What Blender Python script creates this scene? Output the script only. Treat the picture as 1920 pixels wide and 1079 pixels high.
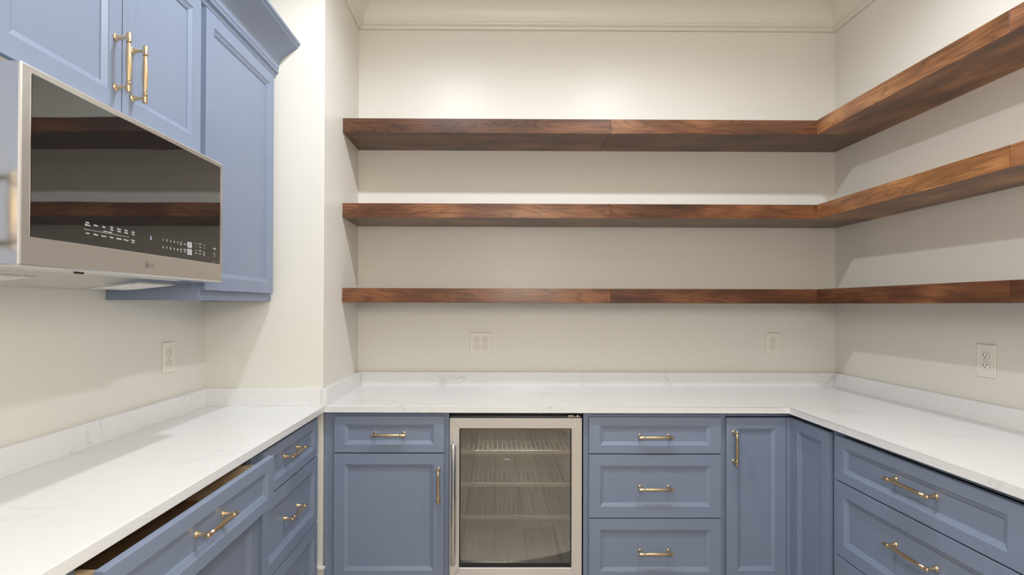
import bpy, bmesh, math, random
from mathutils import Vector, Matrix
PI = math.pi
random.seed(7)
for o in list(bpy.data.objects):
    bpy.data.objects.remove(o)
S = bpy.context.scene
COL = S.collection

# ------------------------------------------------------------------ camera
FPX = 996.56
cam_d = bpy.data.cameras.new('camera')
cam = bpy.data.objects.new('camera', cam_d)
COL.objects.link(cam)
cam_d.sensor_fit = 'HORIZONTAL'
cam_d.sensor_width = 36.0
cam_d.lens = FPX / 1920 * 36.0
cam_d.shift_x = (960 - 934.256) / 1920
cam_d.shift_y = (565.311 - 539.5) / 1920
cam_d.clip_start = 0.02
cam.location = (0, 0, 1.3639)
yaw, pitch, roll = 0.0058, 0.0067, 0.0027
fwd = Vector((math.sin(yaw) * math.cos(pitch), math.cos(yaw) * math.cos(pitch), math.sin(pitch)))
right0 = Vector((math.cos(yaw), -math.sin(yaw), 0))
up0 = right0.cross(fwd)
right = right0 * math.cos(roll) + up0 * math.sin(roll)
up = up0 * math.cos(roll) - right0 * math.sin(roll)
cam.matrix_world = Matrix((
    (right.x, up.x, -fwd.x, 0), (right.y, up.y, -fwd.y, 0), (right.z, up.z, -fwd.z, 1.3639), (0, 0, 0, 1)))
S.camera = cam

# ------------------------------------------------------------------ exposure, world
S.view_settings.view_transform = 'Standard'
S.view_settings.look = 'None'
S.view_settings.exposure = 0.0
S.view_settings.gamma = 1.0
S.view_settings.use_curve_mapping = False
W = bpy.data.worlds.new('world')
S.world = W
W.use_nodes = True
W.node_tree.nodes['Background'].inputs[0].default_value = (1.0, 0.96, 0.90, 1)
W.node_tree.nodes['Background'].inputs[1].default_value = 0.4
CAN_POWER = (86.0, 78.0)
CAN_XY = [(-0.31, 1.59), (0.865, 1.59)]
HALL_FILL_POWER = 35.0
BOUNCE_POWER = 13.0
SOFT_POWER = 66.0

def lamp(name, kind, loc, power, color=(1, 1, 1), rot=(0, 0, 0), **kw):
    d = bpy.data.lights.new(name, kind)
    d.energy = power
    d.color = color
    for k, v in kw.items():
        setattr(d, k, v)
    o = bpy.data.objects.new(name, d)
    o.location = loc
    o.rotation_euler = rot
    COL.objects.link(o)
    return o

# fill light added in the next room, shining in through the wide opening
lamp('hall_fill', 'AREA', (0.3, -2.6, 2.95), HALL_FILL_POWER, (1.0, 0.985, 0.96), (math.radians(38), 0, 0),
     shape='RECTANGLE', size=2.6, size_y=1.4)
# added upward fill above the frame, bounced off the ceiling
lamp('bounce_fill', 'AREA', (0.3, 0.9, 2.5), BOUNCE_POWER, (0.95, 1.0, 0.98), (PI, 0, 0), shape='DISK', size=0.8)
# added soft point fill, unseen behind the camera
lamp('soft_fill', 'POINT', (0.3, -0.08, 1.75), SOFT_POWER, (1.0, 0.92, 0.81), shadow_soft_size=0.25)

# ------------------------------------------------------------------ materials
def srgb(r, g, b):
    f = lambda c: (c / 255 / 12.92) if c / 255 <= 0.04045 else ((c / 255 + 0.055) / 1.055) ** 2.4
    return (f(r), f(g), f(b), 1)

class NT:
    def __init__(s, m):
        s.t = m.node_tree
        s.N = s.t.nodes
        s.L = s.t.links
        s.b = s.N['Principled BSDF']
    def n(s, kind, **kw):
        x = s.N.new(kind)
        for k, v in kw.items():
            if k in x.inputs.keys():
                x.inputs[k].default_value = v
            else:
                setattr(x, k, v)
        return x
    def l(s, a, b):
        s.L.new(a, b)
    def ramp(s, fac, pts, interp='LINEAR'):
        r = s.N.new('ShaderNodeValToRGB')
        e = r.color_ramp.elements
        r.color_ramp.interpolation = interp
        while len(e) < len(pts):
            e.new(0.5)
        for i, (p, c) in enumerate(pts):
            e[i].position = p
            e[i].color = c
        s.l(fac, r.inputs['Fac'])
        return r

def mat(name, base, rough=0.5, metal=0.0, **kw):
    m = bpy.data.materials.new(name)
    m.use_nodes = True
    t = NT(m)
    t.b.inputs['Base Color'].default_value = base
    t.b.inputs['Roughness'].default_value = rough
    t.b.inputs['Metallic'].default_value = metal
    for k, v in kw.items():
        t.b.inputs[k].default_value = v
    return m, t

def bump(t, height, strength, dist):
    b = t.n('ShaderNodeBump')
    b.inputs['Strength'].default_value = strength
    b.inputs['Distance'].default_value = dist
    t.l(height, b.inputs['Height'])
    t.l(b.outputs[0], t.b.inputs['Normal'])

def wall_paint(name, base, rough):
    m, t = mat(name, base, rough)
    tc = t.n('ShaderNodeTexCoord')
    n = t.n('ShaderNodeTexNoise', Scale=180.0, Detail=3.0)
    t.l(tc.outputs['Object'], n.inputs['Vector'])
    bump(t, n.outputs['Fac'], 0.06, 0.002)
    n2 = t.n('ShaderNodeTexNoise', Scale=1.3, Detail=2.0)
    t.l(tc.outputs['Object'], n2.inputs['Vector'])
    c = base
    r = t.ramp(n2.outputs['Fac'], [(0.3, (c[0] * .985, c[1] * .985, c[2] * .98, 1)), (0.7, c)])
    t.l(r.outputs['Color'], t.b.inputs['Base Color'])
    return m

M = {}
M['wall'] = wall_paint('wall_paint', (0.765, 0.742, 0.688, 1), 0.36)
M['wall'].node_tree.nodes['Principled BSDF'].inputs['IOR'].default_value = 1.38
M['trim'] = wall_paint('trim_paint', (0.765, 0.735, 0.665, 1), 0.40)
M['ceiling'] = wall_paint('ceiling_paint', (0.78, 0.75, 0.69, 1), 0.7)

def cab_paint():
    m, t = mat('blue_cabinet_paint', (0.212, 0.258, 0.355, 1), 0.42)
    tc = t.n('ShaderNodeTexCoord')
    n = t.n('ShaderNodeTexNoise', Scale=220.0, Detail=2.0)
    t.l(tc.outputs['Object'], n.inputs['Vector'])
    bump(t, n.outputs['Fac'], 0.03, 0.001)
    n2 = t.n('ShaderNodeTexNoise', Scale=3.0, Detail=3.0)
    t.l(tc.outputs['Object'], n2.inputs['Vector'])
    r = t.ramp(n2.outputs['Fac'], [(0.3, (0.199, 0.249, 0.356, 1)), (0.7, (0.214, 0.264, 0.373, 1))])
    t.l(r.outputs['Color'], t.b.inputs['Base Color'])
    return m
M['blue'] = cab_paint()
M['blue'].node_tree.nodes['Principled BSDF'].inputs['IOR'].default_value = 1.62

def wood(name, dark, mid, light, rough=0.34, scale=1.0, grain_axis=0):
    m, t = mat(name, mid, rough)
    tc = t.n('ShaderNodeTexCoord')
    oi = t.n('ShaderNodeObjectInfo')
    off = t.n('ShaderNodeVectorMath', operation='MULTIPLY')
    off.inputs[1].default_value = (17.3, 9.1, 23.7)
    t.l(oi.outputs['Random'], off.inputs[0])
    add = t.n('ShaderNodeVectorMath', operation='ADD')
    t.l(tc.outputs['Object'], add.inputs[0])
    t.l(off.outputs[0], add.inputs[1])
    mp = t.n('ShaderNodeMapping')
    mp.inputs['Scale'].default_value = (1.3 * scale, 8.0 * scale, 8.0 * scale)
    t.l(add.outputs[0], mp.inputs['Vector'])
    # cathedral figure: rings of a slowly bending field
    big = t.n('ShaderNodeTexNoise', Scale=1.15, Detail=2.0, Roughness=0.45, Distortion=0.5)
    t.l(mp.outputs[0], big.inputs['Vector'])
    mul = t.n('ShaderNodeMath', operation='MULTIPLY')
    mul.inputs[1].default_value = 30.0
    t.l(big.outputs['Fac'], mul.inputs[0])
    fr = t.n('ShaderNodeMath', operation='PINGPONG')
    fr.inputs[1].default_value = 1.0
    t.l(mul.outputs[0], fr.inputs[0])
    # fine fibre
    mp2 = t.n('ShaderNodeMapping')
    mp2.inputs['Scale'].default_value = (5.0, 170.0, 170.0)
    t.l(add.outputs[0], mp2.inputs['Vector'])
    fib = t.n('ShaderNodeTexNoise', Scale=1.0, Detail=4.0, Roughness=0.6)
    t.l(mp2.outputs[0], fib.inputs['Vector'])
    blot = t.n('ShaderNodeTexNoise', Scale=3.5, Detail=2.0, Roughness=0.5)
    mp3 = t.n('ShaderNodeMapping')
    mp3.inputs['Scale'].default_value = (0.8, 2.2, 2.2)
    t.l(add.outputs[0], mp3.inputs['Vector'])
    t.l(mp3.outputs[0], blot.inputs['Vector'])
    pw = t.n('ShaderNodeMath', operation='POWER')
    t.l(fr.outputs[0], pw.inputs[0])
    pw.inputs[1].default_value = 4.0
    a = t.n('ShaderNodeMath', operation='MULTIPLY_ADD')
    t.l(pw.outputs[0], a.inputs[0])
    a.inputs[1].default_value = -0.15
    t.l(blot.outputs['Fac'], a.inputs[2])
    b2 = t.n('ShaderNodeMath', operation='MULTIPLY_ADD')
    t.l(fib.outputs['Fac'], b2.inputs[0])
    b2.inputs[1].default_value = 0.50
    t.l(a.outputs[0], b2.inputs[2])
    r = t.ramp(b2.outputs[0], [(0.42, dark), (0.72, mid), (1.0, light)])
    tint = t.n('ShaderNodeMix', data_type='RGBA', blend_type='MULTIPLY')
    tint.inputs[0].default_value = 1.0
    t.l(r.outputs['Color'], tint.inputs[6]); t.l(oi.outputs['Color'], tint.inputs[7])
    t.l(tint.outputs[2], t.b.inputs['Base Color'])
    bump(t, b2.outputs[0], 0.08, 0.0015)
    return m
M['walnut'] = wood('stained_walnut', (0.040, 0.016, 0.008, 1), (0.135, 0.055, 0.025, 1), (0.33, 0.155, 0.070, 1), 0.30)
M['drawer_wood'] = wood('drawer_box_wood', (0.24, 0.12, 0.05, 1), (0.38, 0.22, 0.10, 1), (0.50, 0.32, 0.17, 1), 0.5)
M['ply'] = wood('plywood_edge', (0.50, 0.34, 0.19, 1), (0.66, 0.48, 0.30, 1), (0.74, 0.58, 0.40, 1), 0.55)

def quartz():
    m, t = mat('white_quartz', (0.80, 0.80, 0.80, 1), 0.22)
    tc = t.n('ShaderNodeTexCoord')
    def vein(scale, rot, width, seed, detail=5.0):
        mp = t.n('ShaderNodeMapping')
        mp.inputs['Rotation'].default_value = rot
        mp.inputs['Location'].default_value = (seed, seed * .7, seed * 1.3)
        mp.inputs['Scale'].default_value = (1.0, 2.2, 1.4)
        t.l(tc.outputs['Object'], mp.inputs['Vector'])
        dn = t.n('ShaderNodeTexNoise', Scale=9.0, Detail=4.0, Roughness=0.65)
        t.l(mp.outputs[0], dn.inputs['Vector'])
        mx = t.n('ShaderNodeVectorMath', operation='MULTIPLY_ADD')
        t.l(dn.outputs['Color'], mx.inputs[0])
        mx.inputs[1].default_value = (0.10, 0.10, 0.10)
        t.l(mp.outputs[0], mx.inputs[2])
        n = t.n('ShaderNodeTexNoise', Scale=scale, Detail=detail, Roughness=0.45, Distortion=0.3)
        t.l(mx.outputs[0], n.inputs['Vector'])
        s = t.n('ShaderNodeMath', operation='SUBTRACT')
        t.l(n.outputs['Fac'], s.inputs[0])
        s.inputs[1].default_value = 0.5
        ab = t.n('ShaderNodeMath', operation='ABSOLUTE')
        t.l(s.outputs[0], ab.inputs[0])
        r = t.ramp(ab.outputs[0], [(0.0, (1, 1, 1, 1)), (width, (0.12, 0.12, 0.12, 1)), (width * 3.5, (0, 0, 0, 1))])
        return r.outputs['Color']
    v1 = vein(1.5, (0.3, 0.2, 0.75), 0.0035, 3.1)
    v2 = vein(2.3, (0.1, 0.5, 0.35), 0.0030, 11.7)
    br = t.n('ShaderNodeTexNoise', Scale=3.2, Detail=2.0)
    t.l(tc.outputs['Object'], br.inputs['Vector'])
    brr = t.ramp(br.outputs['Fac'], [(0.46, (0, 0, 0, 1)), (0.62, (1, 1, 1, 1))])
    ad = t.n('ShaderNodeMix', data_type='RGBA', blend_type='ADD')
    ad.inputs[0].default_value = 1.0
    t.l(v1, ad.inputs[6]); t.l(v2, ad.inputs[7])
    ml = t.n('ShaderNodeMix', data_type='RGBA', blend_type='MULTIPLY')
    ml.inputs[0].default_value = 1.0
    t.l(ad.outputs[2], ml.inputs[6]); t.l(brr.outputs['Color'], ml.inputs[7])
    bw = t.n('ShaderNodeRGBToBW')
    t.l(ml.outputs[2], bw.inputs[0])
    k = t.n('ShaderNodeMath', operation='MULTIPLY')
    t.l(bw.outputs[0], k.inputs[0]); k.inputs[1].default_value = 0.45
    mx = t.n('ShaderNodeMix', data_type='RGBA')
    mx.inputs[6].default_value = (0.775, 0.78, 0.785, 1)
    mx.inputs[7].default_value = (0.42, 0.43, 0.44, 1)
    t.l(k.outputs[0], mx.inputs[0])
    t.l(mx.outputs[2], t.b.inputs['Base Color'])
    return m
M['quartz'] = quartz()

def brushed(name, base, rough, axis_scale):
    m, t = mat(name, base, rough, 1.0)
    tc = t.n('ShaderNodeTexCoord')
    mp = t.n('ShaderNodeMapping')
    mp.inputs['Scale'].default_value = axis_scale
    t.l(tc.outputs['Object'], mp.inputs['Vector'])
    n = t.n('ShaderNodeTexNoise', Scale=1.0, Detail=2.0)
    t.l(mp.outputs[0], n.inputs['Vector'])
    r = t.ramp(n.outputs['Fac'], [(0.3, (rough * .93,) * 3 + (1,)), (0.7, (rough * 1.08,) * 3 + (1,))])
    t.l(r.outputs['Color'], t.b.inputs['Roughness'])
    return m
M['steel'] = brushed('brushed_stainless', (0.80, 0.79, 0.78, 1), 0.33, (60, 3, 900))
M['steel_bright'] = brushed('cooler_stainless', (0.90, 0.90, 0.91, 1), 0.33, (400, 400, 8))
M['steel_polished'] = mat('polished_stainless', (0.66, 0.655, 0.65, 1), 0.10, 1.0)[0]
M['brass'] = mat('satin_brass', (0.74, 0.57, 0.36, 1), 0.27, 1.0)[0]
M['mw_glass'] = mat('black_oven_glass', (0.006, 0.006, 0.007, 1), 0.02, 0.0, IOR=2.15)[0]
M['rim'] = mat('polished_rim', (0.85, 0.84, 0.82, 1), 0.12, 1.0)[0]
M['print'] = mat('white_print', (0.75, 0.75, 0.76, 1), 0.5)[0]
M['key'] = mat('grey_key', (0.46, 0.47, 0.50, 1), 0.5)[0]
M['print_grey'] = mat('grey_print', (0.17, 0.155, 0.14, 1), 0.5)[0]
M['black'] = mat('black_plastic', (0.012, 0.012, 0.012, 1), 0.45)[0]
M['ivory'] = mat('ivory_plastic', (0.80, 0.765, 0.69, 1), 0.30)[0]
M['slot'] = mat('dark_slot', (0.06, 0.05, 0.04, 1), 0.6)[0]
M['white_enamel'] = mat('white_enamel', (0.85, 0.85, 0.84, 1), 0.35)[0]
M['cavity'] = mat('cooler_liner', (0.42, 0.42, 0.41, 1), 0.42)[0]
M['wire'] = mat('coated_wire', (0.42, 0.42, 0.41, 1), 0.5, 0.0)[0]
M['glow'] = mat('lamp_diffuser', (0.9, 0.9, 0.9, 1), 0.5, 0.0)[0]
M['glow'].node_tree.nodes['Principled BSDF'].inputs['Emission Color'].default_value = (1, 0.95, 0.88, 1)
M['glow'].node_tree.nodes['Principled BSDF'].inputs['Emission Strength'].default_value = 3.0
M['blue_led'] = mat('blue_display_led', (0.5, 0.6, 1, 1), 0.5)[0]
M['blue_led'].node_tree.nodes['Principled BSDF'].inputs['Emission Color'].default_value = (0.55, 0.65, 1, 1)
M['blue_led'].node_tree.nodes['Principled BSDF'].inputs['Emission Strength'].default_value = 1.6

def pane_glass():
    m = bpy.data.materials.new('grey_tinted_glass')
    m.use_nodes = True
    t = m.node_tree
    t.nodes.remove(t.nodes['Principled BSDF'])
    out = t.nodes['Material Output']
    tr = t.nodes.new('ShaderNodeBsdfTransparent')
    tr.inputs[0].default_value = (0.80, 0.80, 0.78, 1)
    gl = t.nodes.new('ShaderNodeBsdfGlossy')
    gl.inputs['Color'].default_value = (1, 1, 1, 1)
    gl.inputs['Roughness'].default_value = 0.015
    fr = t.nodes.new('ShaderNodeFresnel')
    fr.inputs['IOR'].default_value = 2.3
    mx = t.nodes.new('ShaderNodeMixShader')
    t.links.new(fr.outputs[0], mx.inputs[0])
    t.links.new(tr.outputs[0], mx.inputs[1])
    t.links.new(gl.outputs[0], mx.inputs[2])
    t.links.new(mx.outputs[0], out.inputs[0])
    return m
M['pane'] = pane_glass()

def floor_mat():
    m, t = mat('oak_plank_floor', (0.36, 0.29, 0.22, 1), 0.35)
    tc = t.n('ShaderNodeTexCoord')
    mp = t.n('ShaderNodeMapping')
    mp.inputs['Rotation'].default_value = (0, 0, PI / 2)
    t.l(tc.outputs['Object'], mp.inputs['Vector'])
    br = t.n('ShaderNodeTexBrick', offset=0.37)
    br.inputs['Scale'].default_value = 1.0
    br.inputs['Color1'].default_value = (0.52, 0.45, 0.37, 1)
    br.inputs['Color2'].default_value = (0.40, 0.34, 0.275, 1)
    br.inputs['Mortar'].default_value = (0.07, 0.05, 0.04, 1)
    br.inputs['Mortar Size'].default_value = 0.0015
    br.inputs['Brick Width'].default_value = 1.5
    br.inputs['Row Height'].default_value = 0.18
    t.l(mp.outputs[0], br.inputs['Vector'])
    mp2 = t.n('ShaderNodeMapping')
    mp2.inputs['Scale'].default_value = (60, 2.5, 60)
    t.l(tc.outputs['Object'], mp2.inputs['Vector'])
    n = t.n('ShaderNodeTexNoise', Scale=1.0, Detail=4.0)
    t.l(mp2.outputs[0], n.inputs['Vector'])
    r = t.ramp(n.outputs['Fac'], [(0.3, (0.72, 0.72, 0.72, 1)), (0.7, (1.1, 1.1, 1.1, 1))])
    mx = t.n('ShaderNodeMix', data_type='RGBA', blend_type='MULTIPLY')
    mx.inputs[0].default_value = 1.0
    t.l(br.outputs['Color'], mx.inputs[6]); t.l(r.outputs['Color'], mx.inputs[7])
    t.l(mx.outputs[2], t.b.inputs['Base Color'])
    return m
M['floor'] = floor_mat()

# ------------------------------------------------------------------ mesh helpers
class MB:
    def __init__(s):
        s.bm = bmesh.new()
    def box(s, x0, x1, y0, y1, z0, z1, bev=0.0):
        r = bmesh.ops.create_cube(s.bm, size=1.0)
        vs = r['verts']
        for v in vs:
            v.co = Vector(((x0 + x1) / 2 + v.co.x * (x1 - x0), (y0 + y1) / 2 + v.co.y * (y1 - y0), (z0 + z1) / 2 + v.co.z * (z1 - z0)))
        if bev > 0:
            es = list({e for v in vs for e in v.link_edges})
            bmesh.ops.bevel(s.bm, geom=es, offset=bev, segments=2, affect='EDGES', profile=0.5)
        return s
    def rings(s, rings, cap0=True, cap1=True, smooth=False):
        rv = [[s.bm.verts.new(p) for p in ring] for ring in rings]
        n = len(rings[0])
        for a, b in zip(rv, rv[1:]):
            for i in range(n):
                f = s.bm.faces.new((a[i], a[(i + 1) % n], b[(i + 1) % n], b[i]))
                f.smooth = smooth
        if cap0:
            s.bm.faces.new(rv[0][::-1])
        if cap1:
            s.bm.faces.new(rv[-1])
        return s
    def lathe(s, origin, axis, prof, n=24, smooth=True):
        ax = Vector(axis).normalized()
        u = ax.orthogonal().normalized()
        w = ax.cross(u)
        o = Vector(origin)
        rg = []
        for (t, r) in prof:
            rg.append([o + ax * t + (u * math.cos(2 * PI * k / n) + w * math.sin(2 * PI * k / n)) * max(r, 1e-5) for k in range(n)])
        return s.rings(rg, smooth=smooth)
    def tube(s, pts, r, n=8):
        pts = [Vector(p) for p in pts]
        rg = []
        for i, p in enumerate(pts):
            d = (pts[min(i + 1, len(pts) - 1)] - pts[max(i - 1, 0)]).normalized()
            u = d.orthogonal().normalized() if i == 0 else (u - d * u.dot(d)).normalized()
            w = d.cross(u)
            rg.append([p + (u * math.cos(2 * PI * k / n) + w * math.sin(2 * PI * k / n)) * r for k in range(n)])
        return s.rings(rg, smooth=True)
    def prism(s, poly, z0, z1, bev=0.0):
        a = [s.bm.verts.new((x, y, z0)) for x, y in poly]
        b = [s.bm.verts.new((x, y, z1)) for x, y in poly]
        n = len(poly)
        s.bm.faces.new(a[::-1]); s.bm.faces.new(b)
        for i in range(n):
            s.bm.faces.new((a[i], a[(i + 1) % n], b[(i + 1) % n], b[i]))
        if bev:
            es = list({e for v in a + b for e in v.link_edges})
            bmesh.ops.bevel(s.bm, geom=es, offset=bev, segments=3, affect='EDGES', profile=0.5)
        return s
    def build(s, name, m, parent=None, **tags):
        bmesh.ops.recalc_face_normals(s.bm, faces=s.bm.faces)
        me = bpy.data.meshes.new(name)
        s.bm.to_mesh(me)
        s.bm.free()
        me.materials.append(M[m] if isinstance(m, str) else m)
        return link(name, me, parent, **tags)

def link(name, me, parent=None, **tags):
    o = bpy.data.objects.new(name, me)
    COL.objects.link(o)
    if parent is not None:
        o.parent = parent
    for k, v in tags.items():
        o[k] = v
    return o

def thing(name, label, cat, loc=(0, 0, 0), rz=0.0, group=None):
    o = bpy.data.objects.new(name, None)
    o.empty_display_size = 0.1
    COL.objects.link(o)
    o.location = loc
    o.rotation_euler = (0, 0, rz)
    o['label'] = label
    o['category'] = cat
    if group:
        o['group'] = group
    return o

def struct(name, mb, m, label=None):
    o = mb.build(name, m)
    o['kind'] = 'structure'
    if label:
        o['label'] = label
    return o

# ------------------------------------------------------------------ room
XL, YB, XR = -0.765, 2.9664, 1.905          # jog side wall, back wall, right wall
YW, XLW = 2.3718, -1.290                    # jog front wall, left wall
CZ = 3.075                                  # ceiling
YF0 = -1.0                                  # wall behind the camera

struct('floor', MB().box(-1.6, 2.2, -4.6, 3.2, -0.05, 0.0), 'floor')
def ceiling():
    mb = MB()
    # slab with two round holes is made from a grid with the cans' squares left out
    xs = [-1.6] + sorted(sum([[x - .075, x + .075] for x, y in CAN_XY], [])) + [2.2]
    ys = [-4.6, CAN_XY[0][1] - .075, CAN_XY[0][1] + .075, 3.2]
    for i in range(len(xs) - 1):
        for j in range(3):
            if j == 1 and i in (1, 3):
                continue
            mb.box(xs[i], xs[i + 1], ys[j], ys[j + 1], CZ, CZ + 0.05)
    return mb
struct('ceiling', ceiling(), 'ceiling')
struct('wall_back', MB().box(XL, 2.0, YB, YB + 0.12, 0, CZ), 'wall')
struct('wall_right', MB().box(XR, XR + 0.12, -4.6, YB, 0, CZ), 'wall')
struct('wall_left', MB().box(XLW - 0.12, XLW, -4.6, YW, 0, CZ), 'wall')
struct('wall_corner', MB().box(XLW - 0.12, XL, YW, YB + 0.12, 0, CZ, 0.002), 'wall')
# wall behind the camera with a wide cased opening to the next room
struct('wall_front', MB().box(XLW, -0.55, YF0 - 0.12, YF0, 0, CZ).box(1.25, XR, YF0 - 0.12, YF0, 0, CZ).box(-0.55, 1.25, YF0 - 0.12, YF0, 2.45, CZ), 'wall')
struct('wall_far', MB().box(XLW, XR, -4.6, -4.48, 0, CZ), 'wall')

def crown_profile(scale=1.0):
    P = [(0, 0), (.011, 0), (.016, .003), (.019, .009), (.019, .014), (.0175, .016), (.024, .019), (.030, .0235), (.032, .029), (.031, .032)]
    # cove
    for k in range(13):
        a = k / 12 * PI / 2
        P.append((.034 + .105 * (1 - math.cos(a)) * 1.0, .034 + .100 * math.sin(a)))
    P += [(.142, .136), (.142, .142), (.150, .148), (.156, .156), (.158, .176), (0, .176)]
    return P
def run_profile(mb, prof, path):
    """path: list of (point, outward normal) in plan, mitred; prof: (out, up) from point.z"""
    rg = []
    for (p, nrm) in path:
        rg.append([Vector((p[0] + nrm[0] * o, p[1] + nrm[1] * o, p[2] + h)) for o, h in prof])
    return mb.rings(rg, smooth=False)
cz = 2.899
cp = crown_profile()
struct('trim_1', run_profile(MB(), cp, [((XL, YB, cz), (1, -1)), ((XR, YB, cz), (-1, -1))]), 'trim')
struct('trim_2', run_profile(MB(), cp, [((XR, YB, cz), (-1, -1)), ((XR, YF0, cz), (-1, 1))]), 'trim')
struct('trim_3', run_profile(MB(), cp, [((XL, YW, cz), (1, -1)), ((XL, YB, cz), (1, -1))]), 'trim')
struct('trim_4', run_profile(MB(), cp, [((XLW, YW, cz), (1, -1)), ((XL, YW, cz), (1, -1))]), 'trim')
struct('baseboard_corner', MB().box(-0.7905, -0.7655, 2.358, YW, 0, 0.187, 0.001).box(-0.7905, -0.755, 2.3525, YW, 0.187, 0.195, 0.001)
       .box(-0.7905, -0.750, 2.348, YW, 0.195, 0.203, 0.0015).box(-0.7655, -0.7595, 2.358, 2.382, 0, 0.187, 0.001), 'trim')

# ------------------------------------------------------------------ parts of cabinets
def front_panel(w, h, stile=0.046, rail=0.046, th=0.019, bevel=0.016, depth=0.008):
    """framed front: local x 0..w, z 0..h, back at y=0, face at y=-th"""
    mb = MB()
    def ring(ix, iz, y):
        return [Vector((ix, y, iz)), Vector((w - ix, y, iz)), Vector((w - ix, y, h - iz)), Vector((ix, y, h - iz))]
    r = [ring(0, 0, 0), ring(0, 0, -th + .0012), ring(.0004, .0004, -th + .0004), ring(.0012, .0012, -th),
         ring(stile, rail, -th), ring(stile + .0008, rail + .0008, -th + .0018),
         ring(stile + bevel, rail + bevel, -th + depth), ring(stile + bevel + .0006, rail + bevel + .0006, -th + depth + .003)]
    return mb.rings(r)

def pull_mesh(cc, name='bar_pull'):
    """bar pull along local x, mounting plane y=0, grip towards -y"""
    mb = MB()
    for sx in (-1, 1):
        mb.lathe((sx * cc / 2, 0, 0), (0, -1, 0), [(0, .0098), (.0022, .0098), (.0032, .0088), (.0036, .0078), (.0055, .0074), (.012, .0056), (.020, .0043), (.030, .0042), (.034, .0048)], 20)
        mb.lathe((sx * cc / 2, -.034, 0), (sx, 0, 0), [(-.0125, .0052), (-.0115, .0074), (-.0098, .0074), (-.0092, .0064), (.006, .0064), (.0105, .0062), (.0128, .0050), (.0136, .0034), (.0138, .0)], 20)
    L = cc - .022
    pr = []
    for k in range(13):
        t = k / 12
        pr.append((-L / 2 + L * t, .0047 + .0024 * math.sin(PI * t) ** 1.2))
    mb.lathe((0, -.034, 0), (1, 0, 0), pr, 20)
    bm = mb.bm
    bmesh.ops.recalc_face_normals(bm, faces=bm.faces)
    me = bpy.data.meshes.new(name)
    bm.to_mesh(me)
    bm.free()
    me.materials.append(M['brass'])
    return me
PULL = pull_mesh(.128)
PULL_LONG = pull_mesh(.162, 'long_bar_pull')

def add_pull(parent, x, z, y, vertical=False, mesh=None):
    o = link('handle', mesh or PULL, parent)
    o.location = (x, y, z)
    if vertical:
        o.rotation_euler = (0, PI / 2, 0)
    o['label'] = 'brass bar pull'
    return o

def front(kind, cab, x0, x1, z0, z1, pull=None, stile=0.046, rail=0.046, y=0.0, vertical=False, mesh=None, bevel=0.016):
    o = front_panel(x1 - x0, z1 - z0, stile, rail, bevel=bevel).build(kind, 'blue', cab)
    o.location = (x0, y, z0)
    if pull:
        px, pz, py = pull
        add_pull(o, px - x0, pz - z0, py, vertical, mesh)
    return o

TH = 0.019
def carcass(cab, w, d, z0, z1, rails, stiles, toe=True):
    """open box made of sheets plus face frame; local front at y=0, back at y=d"""
    mb = MB()
    t = .016
    mb.box(0, t, .0005, d, z0, z1).box(w - t, w, .0005, d, z0, z1)
    mb.box(t, w - t, .0195, d - t, z0, z0 + t).box(t, w - t, d - t, d, z0, z1)
    mb.box(t, w - t, .0195, d - t, z1 - t, z1)
    if toe:
        mb.box(0, w, .075, .090, 0, z0).box(0, w, d - .03, d - .015, 0, z0)
    mb.build('carcass', 'blue', cab)
    f = MB()
    for (a, b) in stiles:
        f.box(a, b, 0, .019, z0, z1, .0006)
    xs = sorted(stiles)
    for (lo, hi) in rails:
        for (a, b) in zip(xs, xs[1:]):
            f.box(a[1], b[0], .0004, .0186, lo, hi)
    f.build('face_frame', 'blue', cab)

FB = 2.3885      # face-frame plane of the back run
FR = 1.3405      # face-frame plane of the right run
FL = -0.7915     # face-frame plane of the left run
BASE_TOP = 0.886

# --- back run, drawer over door, left of the cooler
c = thing('base_cabinet', 'blue base cabinet with one drawer over one door, left of the glass-door cooler', 'cabinet', (-0.762, FB, 0))
X0 = -0.762
carcass(c, .558, .570, .105, BASE_TOP, [(.105, .14), (.690, .715), (.862, BASE_TOP)], [(0, .06), (.528, .558)])
front('drawer', c, -.715 - X0, -.225 - X0, .705, .866, (-.470 - X0, .787, -TH + .011), .046, .036)
front('door', c, -.715 - X0, -.225 - X0, .134, .700, (-.249 - X0, .568, -TH), .046, .047, vertical=True)

# --- back run, three drawers, right of the cooler
c = thing('drawer_cabinet', 'blue cabinet of three drawers between the glass-door cooler and the corner doors', 'cabinet', (.397, FB, 0))
X0 = .397
carcass(c, .625, .570, .105, BASE_TOP, [(.105, .14), (.400, .425), (.685, .710), (.863, BASE_TOP)], [(0, .035), (.600, .625)])
for (z0, z1, rail, hz) in ((.702, .863, .036, .7785), (.416, .697, .049, .549), (.130, .411, .048, .265)):
    front('drawer', c, .420 - X0, 1.011 - X0, z0, z1, (.7145 - X0, hz, -TH + .011), .049, rail)

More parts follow.
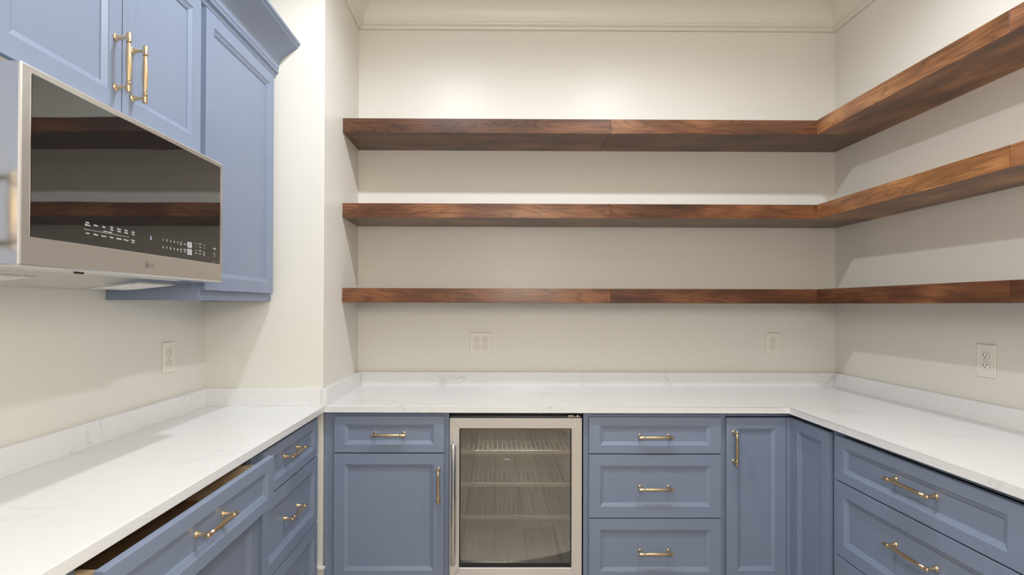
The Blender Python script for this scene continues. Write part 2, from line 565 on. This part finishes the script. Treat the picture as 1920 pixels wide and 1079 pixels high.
# --- corner unit: folded pair of doors in the inside corner
c = thing('corner_cabinet', 'blue corner cabinet with two narrow doors meeting at the inside corner', 'cabinet', (1.022, FB, 0))
mb = MB()
mb.box(0, .012, 0, .019, .105, BASE_TOP, .0006)
mb.box(.012, FR - 1.022 + .018, .0004, .0186, .866, BASE_TOP)
mb.box(.012, FR - 1.022 + .018, .0004, .0186, .105, .130)
fr_x = FR - 1.022
mb.box(fr_x, fr_x + .019, 2.072 - FB, 2.0995 - FB, .105, BASE_TOP, .0006)
mb.box(fr_x + .0004, fr_x + .0186, 2.0995 - FB, 0, .866, BASE_TOP)
mb.box(fr_x + .0004, fr_x + .0186, 2.0995 - FB, 0, .105, .130)
mb.build('face_frame', 'blue', c)
mb = MB()
mb.box(.0005, .0165, .0195, .570, .105, BASE_TOP)
mb.box(.0165, .875, .554, .570, .105, BASE_TOP)
mb.box(fr_x + .0195, .875, 2.0725 - FB, 2.0885 - FB, .105, BASE_TOP)
mb.box(.859, .875, 2.0885 - FB, .554, .105, BASE_TOP)
mb.prism([(.0165, .0195), (fr_x + .0195, .0195), (fr_x + .0195, 2.0885 - FB), (.859, 2.0885 - FB), (.859, .554), (.0165, .554)], .105, .121)
mb.box(0, fr_x + .09, .075, .090, 0, .105).box(fr_x + .075, fr_x + .09, 2.072 - FB, .075, 0, .105)
mb.build('carcass', 'blue', c)
front('door', c, 1.0335 - 1.022, 1.3005 - 1.022, .134, .862, (1.066 - 1.022, .733, -TH), .049, .047, vertical=True)
d2 = front_panel(.266, .728, .049, .047).build('door', 'blue', c)
d2.rotation_euler = (0, 0, -PI / 2)
d2.location = (fr_x, 2.3685 - FB, .134)
pc = MB().box(1.303 - 1.022, fr_x - .0005, -.018, -.0005, .134, .862).build('hinge_strip', 'blue', c)

# --- right run
def right_cab(name, label, cat, y1, w):
    return thing(name, label, cat, (FR, y1, 0), -PI / 2)
c = right_cab('wide_drawer_cabinet', 'wide blue drawer cabinet under the right worktop with long brass pulls', 'cabinet', 2.072, .78)
Y1 = 2.072
carcass(c, .780, .5645, .105, BASE_TOP, [(.105, .14), (.392, .414), (.680, .702), (.866, BASE_TOP)], [(0, .035), (.745, .780)])
for (z0, z1, rail, hz) in ((.692, .862, .037, .789), (.406, .687, .049, .571), (.130, .401, .048, .30)):
    front('drawer', c, Y1 - 2.062, Y1 - 1.315, z0, z1, (Y1 - 1.681, hz, -TH + .011), .051, rail, mesh=PULL_LONG)
c = right_cab('door_cabinet', 'blue single-door base cabinet nearest the camera under the right worktop', 'cabinet', 1.290, .60)
carcass(c, .60, .5645, .105, BASE_TOP, [(.105, .14), (.866, BASE_TOP)], [(0, .035), (.565, .60)])
front('door', c, .012, .588, .134, .862, (.04, .74, -TH), .049, .047, vertical=True)

# --- left run
def left_cab(name, label, cat, y0):
    return thing(name, label, cat, (FL, y0, 0), PI / 2)
c = left_cab('narrow_drawer_cabinet', 'narrow blue three-drawer cabinet at the far end of the left worktop', 'cabinet', 1.770)
Y0 = 1.770
carcass(c, .5855, .4985, .105, BASE_TOP, [(.105, .14), (.400, .425), (.690, .715), (.868, BASE_TOP)], [(0, .035), (.5505, .5855)])
for (z0, z1, rail, hz) in ((.708, .868, .036, .798), (.420, .702, .049, .567), (.130, .414, .048, .285)):
    front('drawer', c, 1.783 - Y0, 2.330 - Y0, z0, z1, (2.050 - Y0, hz, -TH + .011), .046, rail)
c = left_cab('open_drawer_cabinet', 'blue cabinet under the left worktop with its top drawer pulled open', 'cabinet', 0.975)
Y0 = 0.975
carcass(c, .795, .4985, .105, BASE_TOP, [(.105, .14), (.690, .712), (.868, BASE_TOP)], [(0, .035), (.760, .795)])
OPEN = .0505
dr = front('drawer', c, .990 - Y0, 1.7485 - Y0, .708, .868, (1.377 - Y0, .798, -TH + .011), .046, .036, y=-OPEN)
mb = MB()
bx0, bx1 = .035, .7585 - .035
mb.box(bx0, bx1, .0005, .014, .016, .128, .0008)
mb.box(bx0, bx1, .456, .470, .016, .128, .0008)
mb.box(bx0 + .014, bx1 - .014, .014, .456, .022, .030)
mb.build('drawer_box', 'drawer_wood', dr)
mb = MB()
mb.box(bx0, bx0 + .014, .0145, .4555, .016, .140, .0008)
mb.build('drawer_side', 'ply', dr)
MB().box(bx1 - .014, bx1, .0145, .4555, .016, .140, .0008).build('drawer_side', 'ply', dr)
front('door', c, .990 - Y0, 1.3685 - Y0, .134, .700, (1.344 - Y0, .568, -TH), .046, .047, vertical=True)
front('door', c, 1.3725 - Y0, 1.7450 - Y0, .134, .700, (1.398 - Y0, .568, -TH), .046, .047, vertical=True)
c = left_cab('near_base_cabinet', 'blue single-door base cabinet nearest the camera under the left worktop', 'cabinet', 0.450)
carcass(c, .524, .4985, .105, BASE_TOP, [(.105, .14), (.866, BASE_TOP)], [(0, .035), (.489, .524)])
front('door', c, .012, .512, .134, .862, (.04, .74, -TH), .049, .047, vertical=True)

# --- worktops
CT, CB = .9145, .8865
HS, TS = .0765, .0245
wl = thing('left_worktop', 'white veined quartz worktop over the left-hand cabinets, below the microwave', 'worktop', (XLW, .45, 0))
def rel(mb, name, m, par, **t):
    o = mb.build(name, m, par, **t)
    o.matrix_parent_inverse = Matrix.Translation(par.location).inverted()
    return o
rel(MB().prism([(XLW + .0005, .45), (-.7535, .45), (-.7535, YW - .0005), (XLW + .0005, YW - .0005)], CB, CT, .0018), 'slab', 'quartz', wl)
rel(MB().box(XLW + .0005, XLW + TS, .45, YW - .0005, CT, CT + HS, .001), 'backsplash', 'quartz', wl)
rel(MB().box(XLW + TS, XL - .0005, YW - TS, YW - .0005, CT, CT + HS, .001), 'backsplash', 'quartz', wl)
wm = thing('corner_worktop', 'white veined quartz worktop running along the back wall and the right wall', 'worktop', (XR, YB, 0))
rel(MB().prism([(-.7530, 2.3495), (1.3015, 2.3495), (1.3015, .69), (XR - .0005, .69), (XR - .0005, YB - .0005), (XL + .0005, YB - .0005), (XL + .0005, YW + .0005), (-.7530, YW + .0005)], CB, CT, .0018), 'slab', 'quartz', wm)
rel(MB().box(XL + TS, XR - TS, YB - TS, YB - .0005, CT, CT + HS, .001), 'backsplash', 'quartz', wm)
rel(MB().box(XL + .0005, XL + TS, YW - TS, YB - .0005, CT, CT + HS, .001), 'backsplash', 'quartz', wm)
rel(MB().box(XR - TS, XR - .0005, .69, YB - .0005, CT, CT + HS, .001), 'backsplash', 'quartz', wm)

# ------------------------------------------------------------------ floating shelves
SD, ST = .308, .0718
XRS, YJ = 1.6155, 1.657
# per-board tint: uneven stain, plus glare painted into the brighter right-hand boards
STAIN_AND_GLARE = {2.2972: ((.80, .74, .72), (.80, .74, .70), (1.45, 1.45, 1.25), (1.1, 1.1, 1.2)),
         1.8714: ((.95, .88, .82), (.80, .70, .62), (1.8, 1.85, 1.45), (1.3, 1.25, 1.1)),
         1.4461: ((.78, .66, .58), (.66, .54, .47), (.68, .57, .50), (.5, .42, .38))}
for z, lab in ((2.2972, 'topmost L-shaped walnut floating shelf, nearest the ceiling moulding'),
               (1.8714, 'middle L-shaped walnut floating shelf of the three on the back and right walls'),
               (1.4461, 'lowest L-shaped walnut floating shelf, just above the wall outlets')):
    sh = thing('floating_shelf', lab, 'shelf', (XR, YB, z - ST), 0, 'walnut floating shelves')
    def board(x0, x1, y0, y1, dz=0.0, along_y=False):
        L, D = (y1 - y0, x1 - x0) if along_y else (x1 - x0, y1 - y0)
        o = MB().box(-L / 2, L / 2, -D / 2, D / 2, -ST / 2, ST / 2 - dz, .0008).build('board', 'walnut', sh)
        o.location = ((x0 + x1) / 2 - XR, (y0 + y1) / 2 - YB, ST / 2)
        if along_y:
            o.rotation_euler = (0, 0, -PI / 2)
        return o
    bs = [board(XL + .0008, .5773, YB - SD, YB - .0005),
          board(.5785, XR - .0006, YB - SD, YB - .0005),
          board(XRS, XR - .0006, YJ + .0006, YB - SD - .0004, 0, True),
          board(XRS, XR - .0006, .55, YJ - .0006, 0, True)]
    for b_, c_ in zip(bs, STAIN_AND_GLARE[z]):
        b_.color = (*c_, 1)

# ------------------------------------------------------------------ wall cabinets
def wall_cab(name, label, y0, w):
    return thing(name, label, 'cabinet', (-.993, y0, 0), PI / 2)
WD = XLW + .993          # (negative) depth
DZ1, FZ1 = 2.3655, 2.400
def wall_carcass(cab, w, z0):
    mb = MB()
    d = -WD - .0008
    t = .016
    mb.box(0, t, .0195, d, z0, FZ1).box(w - t, w, .0195, d, z0, FZ1)
    mb.box(t, w - t, .0195, d, z0 + .022, z0 + .038).box(t, w - t, .0195, d, FZ1 - t, FZ1).box(t, w - t, d - .008, d, z0 + .038, FZ1 - t)
    mb.build('carcass', 'blue', cab)
    f = MB()
    f.box(0, .035, 0, .019, z0, FZ1, .0006).box(w - .035, w, 0, .019, z0, FZ1, .0006)
    f.box(.035, w - .035, .0004, .0186, z0, z0 + .042).box(.035, w - .035, .0004, .0186, 2.35, FZ1)
    f.build('face_frame', 'blue', cab)
Y0 = 1.768
c = wall_cab('tall_wall_cabinet', 'tall blue wall cabinet with a single plain door, right of the microwave', Y0, .591)
wall_carcass(c, .591, 1.376)
front('door', c, 1.7895 - Y0, 2.335 - Y0, 1.411, DZ1, None, .0465, .047)
Y0 = 1.0145
c = wall_cab('wall_cabinet_over_microwave', 'blue two-door wall cabinet with upright brass pulls above the microwave', Y0, .7530)
wall_carcass(c, .7530, 1.846)
front('door', c, 1.0185 - Y0, 1.3855 - Y0, 1.858, DZ1, (1.3625 - Y0, 1.983, -TH), .0465, .047, vertical=True)
front('door', c, 1.3895 - Y0, 1.7565 - Y0, 1.858, DZ1, (1.4265 - Y0, 1.979, -TH), .0465, .047, vertical=True)
Y0 = .433
c = wall_cab('near_wall_cabinet', 'tall blue wall cabinet on the camera side of the microwave', Y0, .581)
wall_carcass(c, .581, 1.376)
front('door', c, .445 - Y0, 1.009 - Y0, 1.411, DZ1, (.990 - Y0, 1.545, -TH), .0465, .047, vertical=True)

# cabinet crown moulding
cr = [(0, 0), (.004, 0), (.010, .004), (.013, .010), (.013, .016), (.0165, .019), (.022, .021), (.024, .026), (.024, .030), (.020, .034), (.022, .037)]
for k in range(13):
    t = k / 12
    cr.append((.024 + .070 * (t ** 1.7), .040 + .085 * (t ** .75)))
cr += [(.098, .127), (.099, .131), (.107, .134), (.111, .139), (.111, .143), (.117, .146), (.120, .151), (.120, .156), (.0, .156)]
mb = MB()
run_profile(mb, [(o + .0005, h) for o, h in cr], [((-.993, .433, 2.3725), (1, 0)), ((-.993, YW - .001, 2.3725), (1, 0))])
mb.box(-1.2895, -.9925, .433, YW - .001, 2.5085, 2.5285)
cm = mb.build('crown_moulding', 'blue')
cm['label'] = 'blue crown moulding running along the tops of the wall cabinets'
cm['category'] = 'moulding'

# ------------------------------------------------------------------ lettering
def text_mesh(items, name, m, parent, loc, rot, depth=0.0003):
    """items: (string, x, z, height, xscale, align) in the local plane; joined into one printed mesh"""
    bm = bmesh.new()
    dg = bpy.context.evaluated_depsgraph_get()
    for (s, x, z, h, xs, al) in items:
        cu = bpy.data.curves.new('t', 'FONT')
        cu.body = s
        cu.size = h / 0.72
        cu.align_x = al
        cu.resolution_u = 2
        cu.extrude = depth / 2
        ob = bpy.data.objects.new('t', cu)
        me = bpy.data.meshes.new_from_object(ob)
        me.transform(Matrix.Translation((x, z, 0)) @ Matrix.Diagonal((xs, 1, 1, 1)))
        bm.from_mesh(me)
        bpy.data.objects.remove(ob)
        bpy.data.curves.remove(cu)
        bpy.data.meshes.remove(me)
    me = bpy.data.meshes.new(name)
    bm.to_mesh(me)
    bm.free()
    me.materials.clear()
    me.materials.append(M[m])
    o = link(name, me, parent)
    o.location = loc
    o.rotation_euler = rot
    return o

# ------------------------------------------------------------------ microwave
MY0, MY1, MZ0, MZ1 = 1.0145, 1.7675, 1.436, 1.829
mw = thing('microwave', 'stainless over-the-counter microwave with black glass door mounted under the wall cabinet', 'microwave', (XLW, MY0, MZ0))
def mrel(mb, name, m, **t):
    return rel(mb, name, m, mw, **t)
def inv(o, par=mw):
    o.matrix_parent_inverse = Matrix.Translation(par.location).inverted()
    return o
# body with a shallow curved pan below
prof = [(-.949, 1.838), (-.949, 1.437), (-.962, 1.433), (-1.02, 1.428), (-1.10, 1.420), (-1.17, 1.412), (-1.215, 1.409), (XLW + .001, 1.409), (XLW + .001, 1.838)]
mb = MB()
mb.rings([[Vector((x, y, z)) for x, z in prof] for y in (MY0 + .002, MY1 - .002)])
mrel(mb, 'body', 'steel_polished')
mb = MB()
mb.box(-.948, -.905, MY0, MY1, MZ0, MZ1, .004)
mrel(mb, 'door', 'steel')
GY0, GY1, GZ0, GZ1 = 1.0385, 1.7485, 1.4945, 1.8135
mrel(MB().box(-.907, -.9046, GY0 - .002, GY1 + .002, GZ0 - .002, GZ1 + .002, .0006), 'glass_rim', 'rim')
mb = MB()
# glass with the very slight ripple tempered glass has
nx, nz = 24, 10
vs = {}
for i in range(nx + 1):
    for j in range(nz + 1):
        y = GY0 + (GY1 - GY0) * i / nx
        z = GZ0 + (GZ1 - GZ0) * j / nz
        rip = .00014 * math.sin(i * .55) * math.sin(PI * j / nz)
        vs[i, j] = mb.bm.verts.new((-.9040 + rip, y, z))
for i in range(nx):
    for j in range(nz):
        f = mb.bm.faces.new((vs[i, j], vs[i + 1, j], vs[i + 1, j + 1], vs[i, j + 1]))
        f.smooth = True
ob = mb.build('glass_panel', 'mw_glass', mw)
inv(ob)
RX = (PI / 2, 0, PI / 2)
GX = -.9036
rowA, rowB = 1.5395, 1.5180
T = []
h = .0040
def two(a, b, y, zc):
    T.append((a, y, zc + .0012, h, .9, 'CENTER')); T.append((b, y, zc - .0044, h, .9, 'CENTER'))
def one(a, y, zc):
    T.append((a, y, zc - .0018, h, .9, 'CENTER'))
two('Auto', 'Defrost', 1.1817, 1.5410); one('Soften', 1.2064, 1.5410); one('Melt', 1.2310, 1.5410)
two('Kids', 'Meal', 1.2558, 1.5410); two('Steam', 'Cook', 1.2804, 1.5405); two('Slow', 'Grains', 1.3051, 1.5405); two('Cook', 'Time', 1.3297, 1.5400)
for w_, y_ in (('Cook', 1.1817), ('Reheat', 1.2064), ('Popcorn', 1.2310), ('Potato', 1.2560), ('Vegetable', 1.2804), ('Beverage', 1.3052)):
    T.append((w_, y_, 1.5185, h, .8, 'CENTER'))
two('Power', 'Level', 1.3297, 1.5195)
T.append(('SENSOR COOKING', 1.2435, 1.5302, .0026, .9, 'CENTER'))
for k in range(5):
    yk = 1.4502 + .01645 * k
    T.append((str(k + 1), yk, 1.5355, .0068, .85, 'CENTER'))
    T.append((str((k + 6) % 10), yk, 1.5152, .0068, .85, 'CENTER'))
h = .0034
two('Add', '30 sec', 1.5325, 1.5385); one('Clock', 1.5520, 1.5385); two('More', 'Less', 1.5325, 1.5180); two('Kitchen', 'Timer', 1.5520, 1.5195)
h = .0032
T.append(('Vent', 1.6308, 1.5478, .0026, 1, 'CENTER'))
for w_, y_ in (('Lo', 1.6092), ('Turbo', 1.6308), ('Hi', 1.6529)):
    T.append((w_, y_, 1.5365, .0030, .8, 'CENTER'))
T.append(('Light', 1.6308, 1.5273, .0026, 1, 'CENTER'))
T.append(('On/Off', 1.6094, 1.5165, .0030, .8, 'CENTER')); T.append(('Power', 1.6310, 1.5165, .0030, .8, 'CENTER'))
two('Wi-Fi', 'Start', 1.6533, 1.5180)
T.append(('ThinQ', 1.7140, 1.5395, .0052, .9, 'CENTER'))
o = inv(text_mesh(T, 'printed_controls', 'print', mw, (GX, 0, 0), RX))
o['kind'] = 'stuff'
mb = MB()
gx = (GX - .0001, GX + .0003)
mb.box(gx[0], gx[1], 1.1718, 1.3154, 1.5279, 1.5284)
mb.box(gx[0], gx[1], 1.6009, 1.6622, 1.5461, 1.5465)
mb.box(gx[0], gx[1], 1.6009, 1.6622, 1.5257, 1.5261)
# tag symbol and small wave lines below the word at the right
mb.tube([(GX, 1.7145 + .0028 * math.cos(a), 1.5255 + .0040 * math.sin(a)) for a in [k * PI / 6 for k in range(13)]], .0003, 5)
mb.box(gx[0], gx[1], 1.7105, 1.7185, 1.5178, 1.5182)
mb.box(gx[0], gx[1], 1.7120, 1.7175, 1.5152, 1.5156)
mb.box(gx[0], gx[1], 1.7060, 1.7190, 1.5010, 1.5013)
mb.box(gx[0], gx[1], 1.6990, 1.7200, 1.4955, 1.4958)
mrel(mb, 'printed_lines', 'print', kind='stuff')
for (z0, z1) in ((1.5302, 1.5470), (1.5090, 1.5262)):
    mrel(MB().box(gx[0], gx[1], 1.5637, 1.5865, z0, z1), 'start_stop_key', 'key')
inv(text_mesh([('STOP', 1.5751, 1.5400, .0030, .9, 'CENTER'), ('Clear', 1.5751, 1.5345, .0030, .9, 'CENTER'),
               ('START', 1.5751, 1.5190, .0030, .9, 'CENTER'), ('Enter', 1.5751, 1.5135, .0030, .9, 'CENTER')], 'key_lettering', 'print_grey', mw, (GX + .0004, 0, 0), RX))
mb = MB()
for z in (1.5342, 1.5398):
    mb.box(gx[0], gx[1], 1.3968, 1.3998, z - .0011, z + .0011)
mrel(mb, 'clock_colon', 'blue_led')
# maker's mark: round face badge and two letters on the lower door frame
inv(text_mesh([('LG', 1.4065, 1.4595, .0110, .95, 'CENTER')], 'badge_lettering', 'print_grey', mw, (-.9047, 0, 0), RX))
mb = MB()
cy_, cz_, R_ = 1.3856, 1.4650, .0088
for k in range(-3, 4):
    for a0, a1 in ((-.9, .45), (.6, .95)):
        yy = cy_ + k * .0024
        hh = math.sqrt(max(R_ ** 2 - (k * .0024) ** 2, 0))
        mb.box(-.9050, -.9045, yy - .0008, yy + .0008, cz_ + a0 * hh, cz_ + a1 * hh)
mrel(mb, 'badge_emblem', 'print_grey', kind='stuff')
# grilles and lamp in the underside
def on_pan(x):
    for (a, za), (b, zb) in zip(prof[1:], prof[2:]):
        if b <= x <= a:
            return za + (zb - za) * (x - a) / (b - a)
    return 1.409
for (y0, y1) in ((1.045, 1.215), (1.565, 1.735)):
    mb = MB()
    n = 17
    for k in range(n):
        y = y0 + (y1 - y0) * (k + .5) / n
        mb.tube([(x, y, on_pan(x) - .0012) for x in (-1.05, -1.10, -1.15, -1.20)], .0012, 6)
    for x in (-1.045, -1.075, -1.105, -1.135, -1.165, -1.205):
        mb.box(x - .002, x + .002, y0, y1, on_pan(x) - .0018, on_pan(x) - .0002)
    mrel(mb, 'grease_filter', 'white_enamel')
mrel(MB().box(-.958, -.951, 1.212, 1.236, 1.4322, 1.4355, .0008), 'lamp_lens', 'black')

# ------------------------------------------------------------------ glass-door cooler
bc = thing('beverage_cooler', 'built-in beverage cooler with stainless framed glass door under the back worktop', 'cooler', (-.201, 2.3695, 0))
def crel(mb, name, m, **t):
    return rel(mb, name, m, bc, **t)
cx0, cx1, cy0 = -.2005, .3875, 2.3655
mb = MB()
t = .03
mb.box(cx0 + .002, cx0 + t, cy0 + .045, 2.92, .02, .864).box(cx1 - t, cx1 - .002, cy0 + .045, 2.92, .02, .864)
mb.box(cx0 + t, cx1 - t, cy0 + .045, 2.92, .83, .864).box(cx0 + t, cx1 - t, cy0 + .045, 2.92, .12, .16)
mb.box(cx0 + t, cx1 - t, 2.89, 2.92, .16, .83)
mb.box(cx0 + .01, cx1 - .01, cy0 + .08, cy0 + .10, .02, .12)
crel(mb, 'body', 'cavity')
crel(MB().box(cx0 + .003, cx0 + .040, cy0 + .030, cy0 + .044, .105, .865).box(cx1 - .040, cx1 - .001, cy0 + .030, cy0 + .044, .105, .865)
     .box(cx0 + .040, cx1 - .040, cy0 + .030, cy0 + .044, .105, .190).box(cx0 + .040, cx1 - .040, cy0 + .030, cy0 + .044, .820, .865).box(cx0 + .003, cx1 + .007, cy0 + .044, cy0 + .075, .866, .8850), 'gasket', 'black')
# mitred door frame of four stainless pieces
dz0, dz1 = .118, .8605
gx0, gx1, gz0, gz1 = -.157, .341, .196, .814
def frame_piece(poly):
    b = MB()
    lo = [Vector((x, cy0 + .028, z)) for x, z in poly]
    f1 = [Vector((x, cy0 + .0012, z)) for x, z in poly]
    cxm = sum(p[0] for p in poly) / 4; czm = sum(p[1] for p in poly) / 4
    f2 = [Vector((x + (.0008 if x < cxm else -.0008), cy0, z + (.0008 if z < czm else -.0008))) for x, z in poly]
    b.rings([lo, f1, f2])
    return b
g = .0003
for poly in ([(cx0, dz0 + g), (gx0, gz0 + g), (gx0, gz1 - g), (cx0, dz1 - g)],
             [(cx1, dz0 + g), (cx1, dz1 - g), (gx1, gz1 - g), (gx1, gz0 + g)],
             [(cx0 + g, dz1), (gx0 + g, gz1), (gx1 - g, gz1), (cx1 - g, dz1)],
             [(cx0 + g, dz0), (cx1 - g, dz0), (gx1 - g, gz0), (gx0 + g, gz0)]):
    crel(frame_piece(poly), 'door_frame', 'steel_bright')
crel(MB().box(gx0 + .0005, gx0 + .004, cy0 + .004, cy0 + .026, gz0, gz1).box(gx1 - .004, gx1 - .0005, cy0 + .004, cy0 + .026, gz0, gz1)
     .box(gx0 + .004, gx1 - .004, cy0 + .004, cy0 + .026, gz1 - .003, gz1).box(gx0 + .004, gx1 - .004, cy0 + .004, cy0 + .026, gz0, gz0 + .018), 'glazing_bead', 'black')
crel(MB().box(gx0 + .0045, gx1 - .0045, cy0 + .006, cy0 + .010, gz0 + .0185, gz1 - .0035), 'glass_pane', 'pane')
mb = MB()
mb.lathe((-.182, cy0 - .036, .224), (0, 0, 1), [(0, .0), (.0005, .0095), (.002, .0105), (.526, .0105), (.5275, .0095), (.528, 0)], 24)
for z in (.262, .712):
    mb.lathe((-.182, cy0, z), (0, -1, 0), [(0, .007), (.002, .007), (.003, .0055), (.030, .0055)], 16)
crel(mb, 'handle', 'steel_polished')
mb = MB()
mb.box(.325, .383, cy0 + .006, cy0 + .022, .8625, .8665, .0008).box(.325, .352, cy0 + .004, cy0 + .028, .8667, .8725, .001)
mb.lathe((.370, cy0 + .014, .8607), (0, 0, 1), [(0, .006), (.012, .006), (.0125, .004)], 16)
crel(mb, 'hinge', 'steel_polished')
for z in (.700, .553, .404):
    mb = MB()
    mb.box(gx0 - .01, gx1 + .01, cy0 + .055, cy0 + .062, z - .016, z + .002, .001)
    crel(mb, 'shelf_front', 'steel_bright')
    mb = MB()
    for k in range(22):
        x = gx0 + (gx1 - gx0) * (k + .5) / 22
        mb.tube([(x, cy0 + .063, z - .004), (x, 2.87, z - .004)], .0016, 6)
    for y in (cy0 + .12, cy0 + .25, cy0 + .38, cy0 + .48):
        mb.tube([(gx0 - .01, y, z - .0072), (gx1 + .01, y, z - .0072)], .0018, 6)
    crel(mb, 'wire_shelf', 'wire')
inv(text_mesh([('Range', .055, .6735, .0075, .95, 'CENTER')], 'door_lettering', 'print', bc, (0, cy0 + .0052, 0), (PI / 2, 0, 0)), bc)
crel(MB().box(-.10, .28, cy0 + .060, cy0 + .080, .8245, .8295, .001), 'interior_lamp', 'glow')
d = bpy.data.lights.new('interior_lamp_light', 'AREA')
d.shape = 'RECTANGLE'; d.size = .38; d.size_y = .03; d.energy = 0.5; d.color = (1, .98, .94)
o = bpy.data.objects.new('interior_lamp_light', d)
COL.objects.link(o)
o.parent = bc
o.matrix_parent_inverse = Matrix.Translation(bc.location).inverted()
o.location = (.09, cy0 + .10, .822)
o.rotation_euler = (math.radians(-20), 0, 0)

# ------------------------------------------------------------------ wall outlets
def recept_mesh():
    mb = MB()
    pts = []
    for k in range(28):
        a = 2 * PI * k / 28
        x = .0172 * math.cos(a); z = .0172 * math.sin(a)
        z = max(-.0145, min(.0145, z))
        pts.append((x, z))
    ring = lambda s, y: [Vector((x * s, y, z * s)) for x, z in pts]
    mb.rings([ring(1, 0), ring(1, -.0012), ring(.96, -.0018)])
    return mb
def slot_mesh():
    mb = MB()
    mb.box(-.0078, -.0056, -.0023, -.0017, -.001, .0082).box(.0056, .0078, -.0023, -.0017, 0, .0072)
    mb.lathe((0, -.0017, -.0068), (0, -1, 0), [(0, .0026), (.0006, .0026)], 12)
    return mb
def outlet(label, loc, rz, gangs, w, hgt):
    t = thing('wall_outlet', label, 'outlet', loc, rz, 'ivory wall outlets')
    MB().box(-w / 2, w / 2, -.0065, -.0004, -hgt / 2, hgt / 2, .0022).build('cover_plate', 'ivory', t)
    for g_ in range(gangs):
        gx_ = (g_ - (gangs - 1) / 2) * .046
        for s_ in (-1, 1):
            # the receptacles sit in a slightly larger dark gap
            r = recept_mesh().build('receptacle', 'ivory', t)
            r.location = (gx_, -.0066, s_ * .0195)
            sh_ = recept_mesh().build('receptacle_gap', 'slot', r)
            sh_.scale = (1.05, .1, 1.05)
            q = slot_mesh().build('slots', 'slot', r)
        MB().lathe((gx_, -.0064, 0), (0, -1, 0), [(0, .0032), (.0008, .0030), (.0011, .0)], 14).build('screw', 'ivory', t)
    return t
outlet('double-width ivory wall outlet left of centre on the back wall', (-.079, YB, 1.149), 0, 2, .119, .119)
outlet('ivory wall outlet at the right end of the back wall, below the lowest shelf', (1.5525, YB, 1.151), 0, 1, .074, .119)
outlet('ivory wall outlet on the right wall above the worktop', (XR, 2.048, 1.152), -PI / 2, 1, .080, .127)
outlet('ivory wall outlet on the left wall under the wall cabinet', (XLW, 2.106, 1.153), PI / 2, 1, .078, .120)

# ------------------------------------------------------------------ recessed ceiling lights
for i, (x, y) in enumerate(CAN_XY):
    t = thing('recessed_ceiling_light', ('round recessed ceiling light over the left half of the pantry', 'round recessed ceiling light over the right half of the pantry')[i],
              'ceiling light', (x, y, CZ), 0, 'recessed ceiling lights')
    mb = MB()
    n = 32
    def rg(r, z): return [Vector((r * math.cos(2 * PI * k / n), r * math.sin(2 * PI * k / n), z)) for k in range(n)]
    mb.rings([rg(.112, -.0004), rg(.110, -.004), rg(.075, -.006), rg(.068, .0), rg(.062, .030), rg(.074, .030), rg(.074, .0)], False, False, True)
    mb.build('trim_ring', 'white_enamel', t)
    MB().lathe((0, 0, .006), (0, 0, 1), [(0, .0655), (.004, .0655)], 32).build('diffuser', 'glow', t)
    o = lamp('downlight', 'SPOT', (0, 0, -.004), CAN_POWER[i], (0.90, 0.94, 1.0), (0, 0, 0), shadow_soft_size=.045)
    o.data.spot_size = math.radians(166)
    o.data.spot_blend = 0.45
    o.parent = t
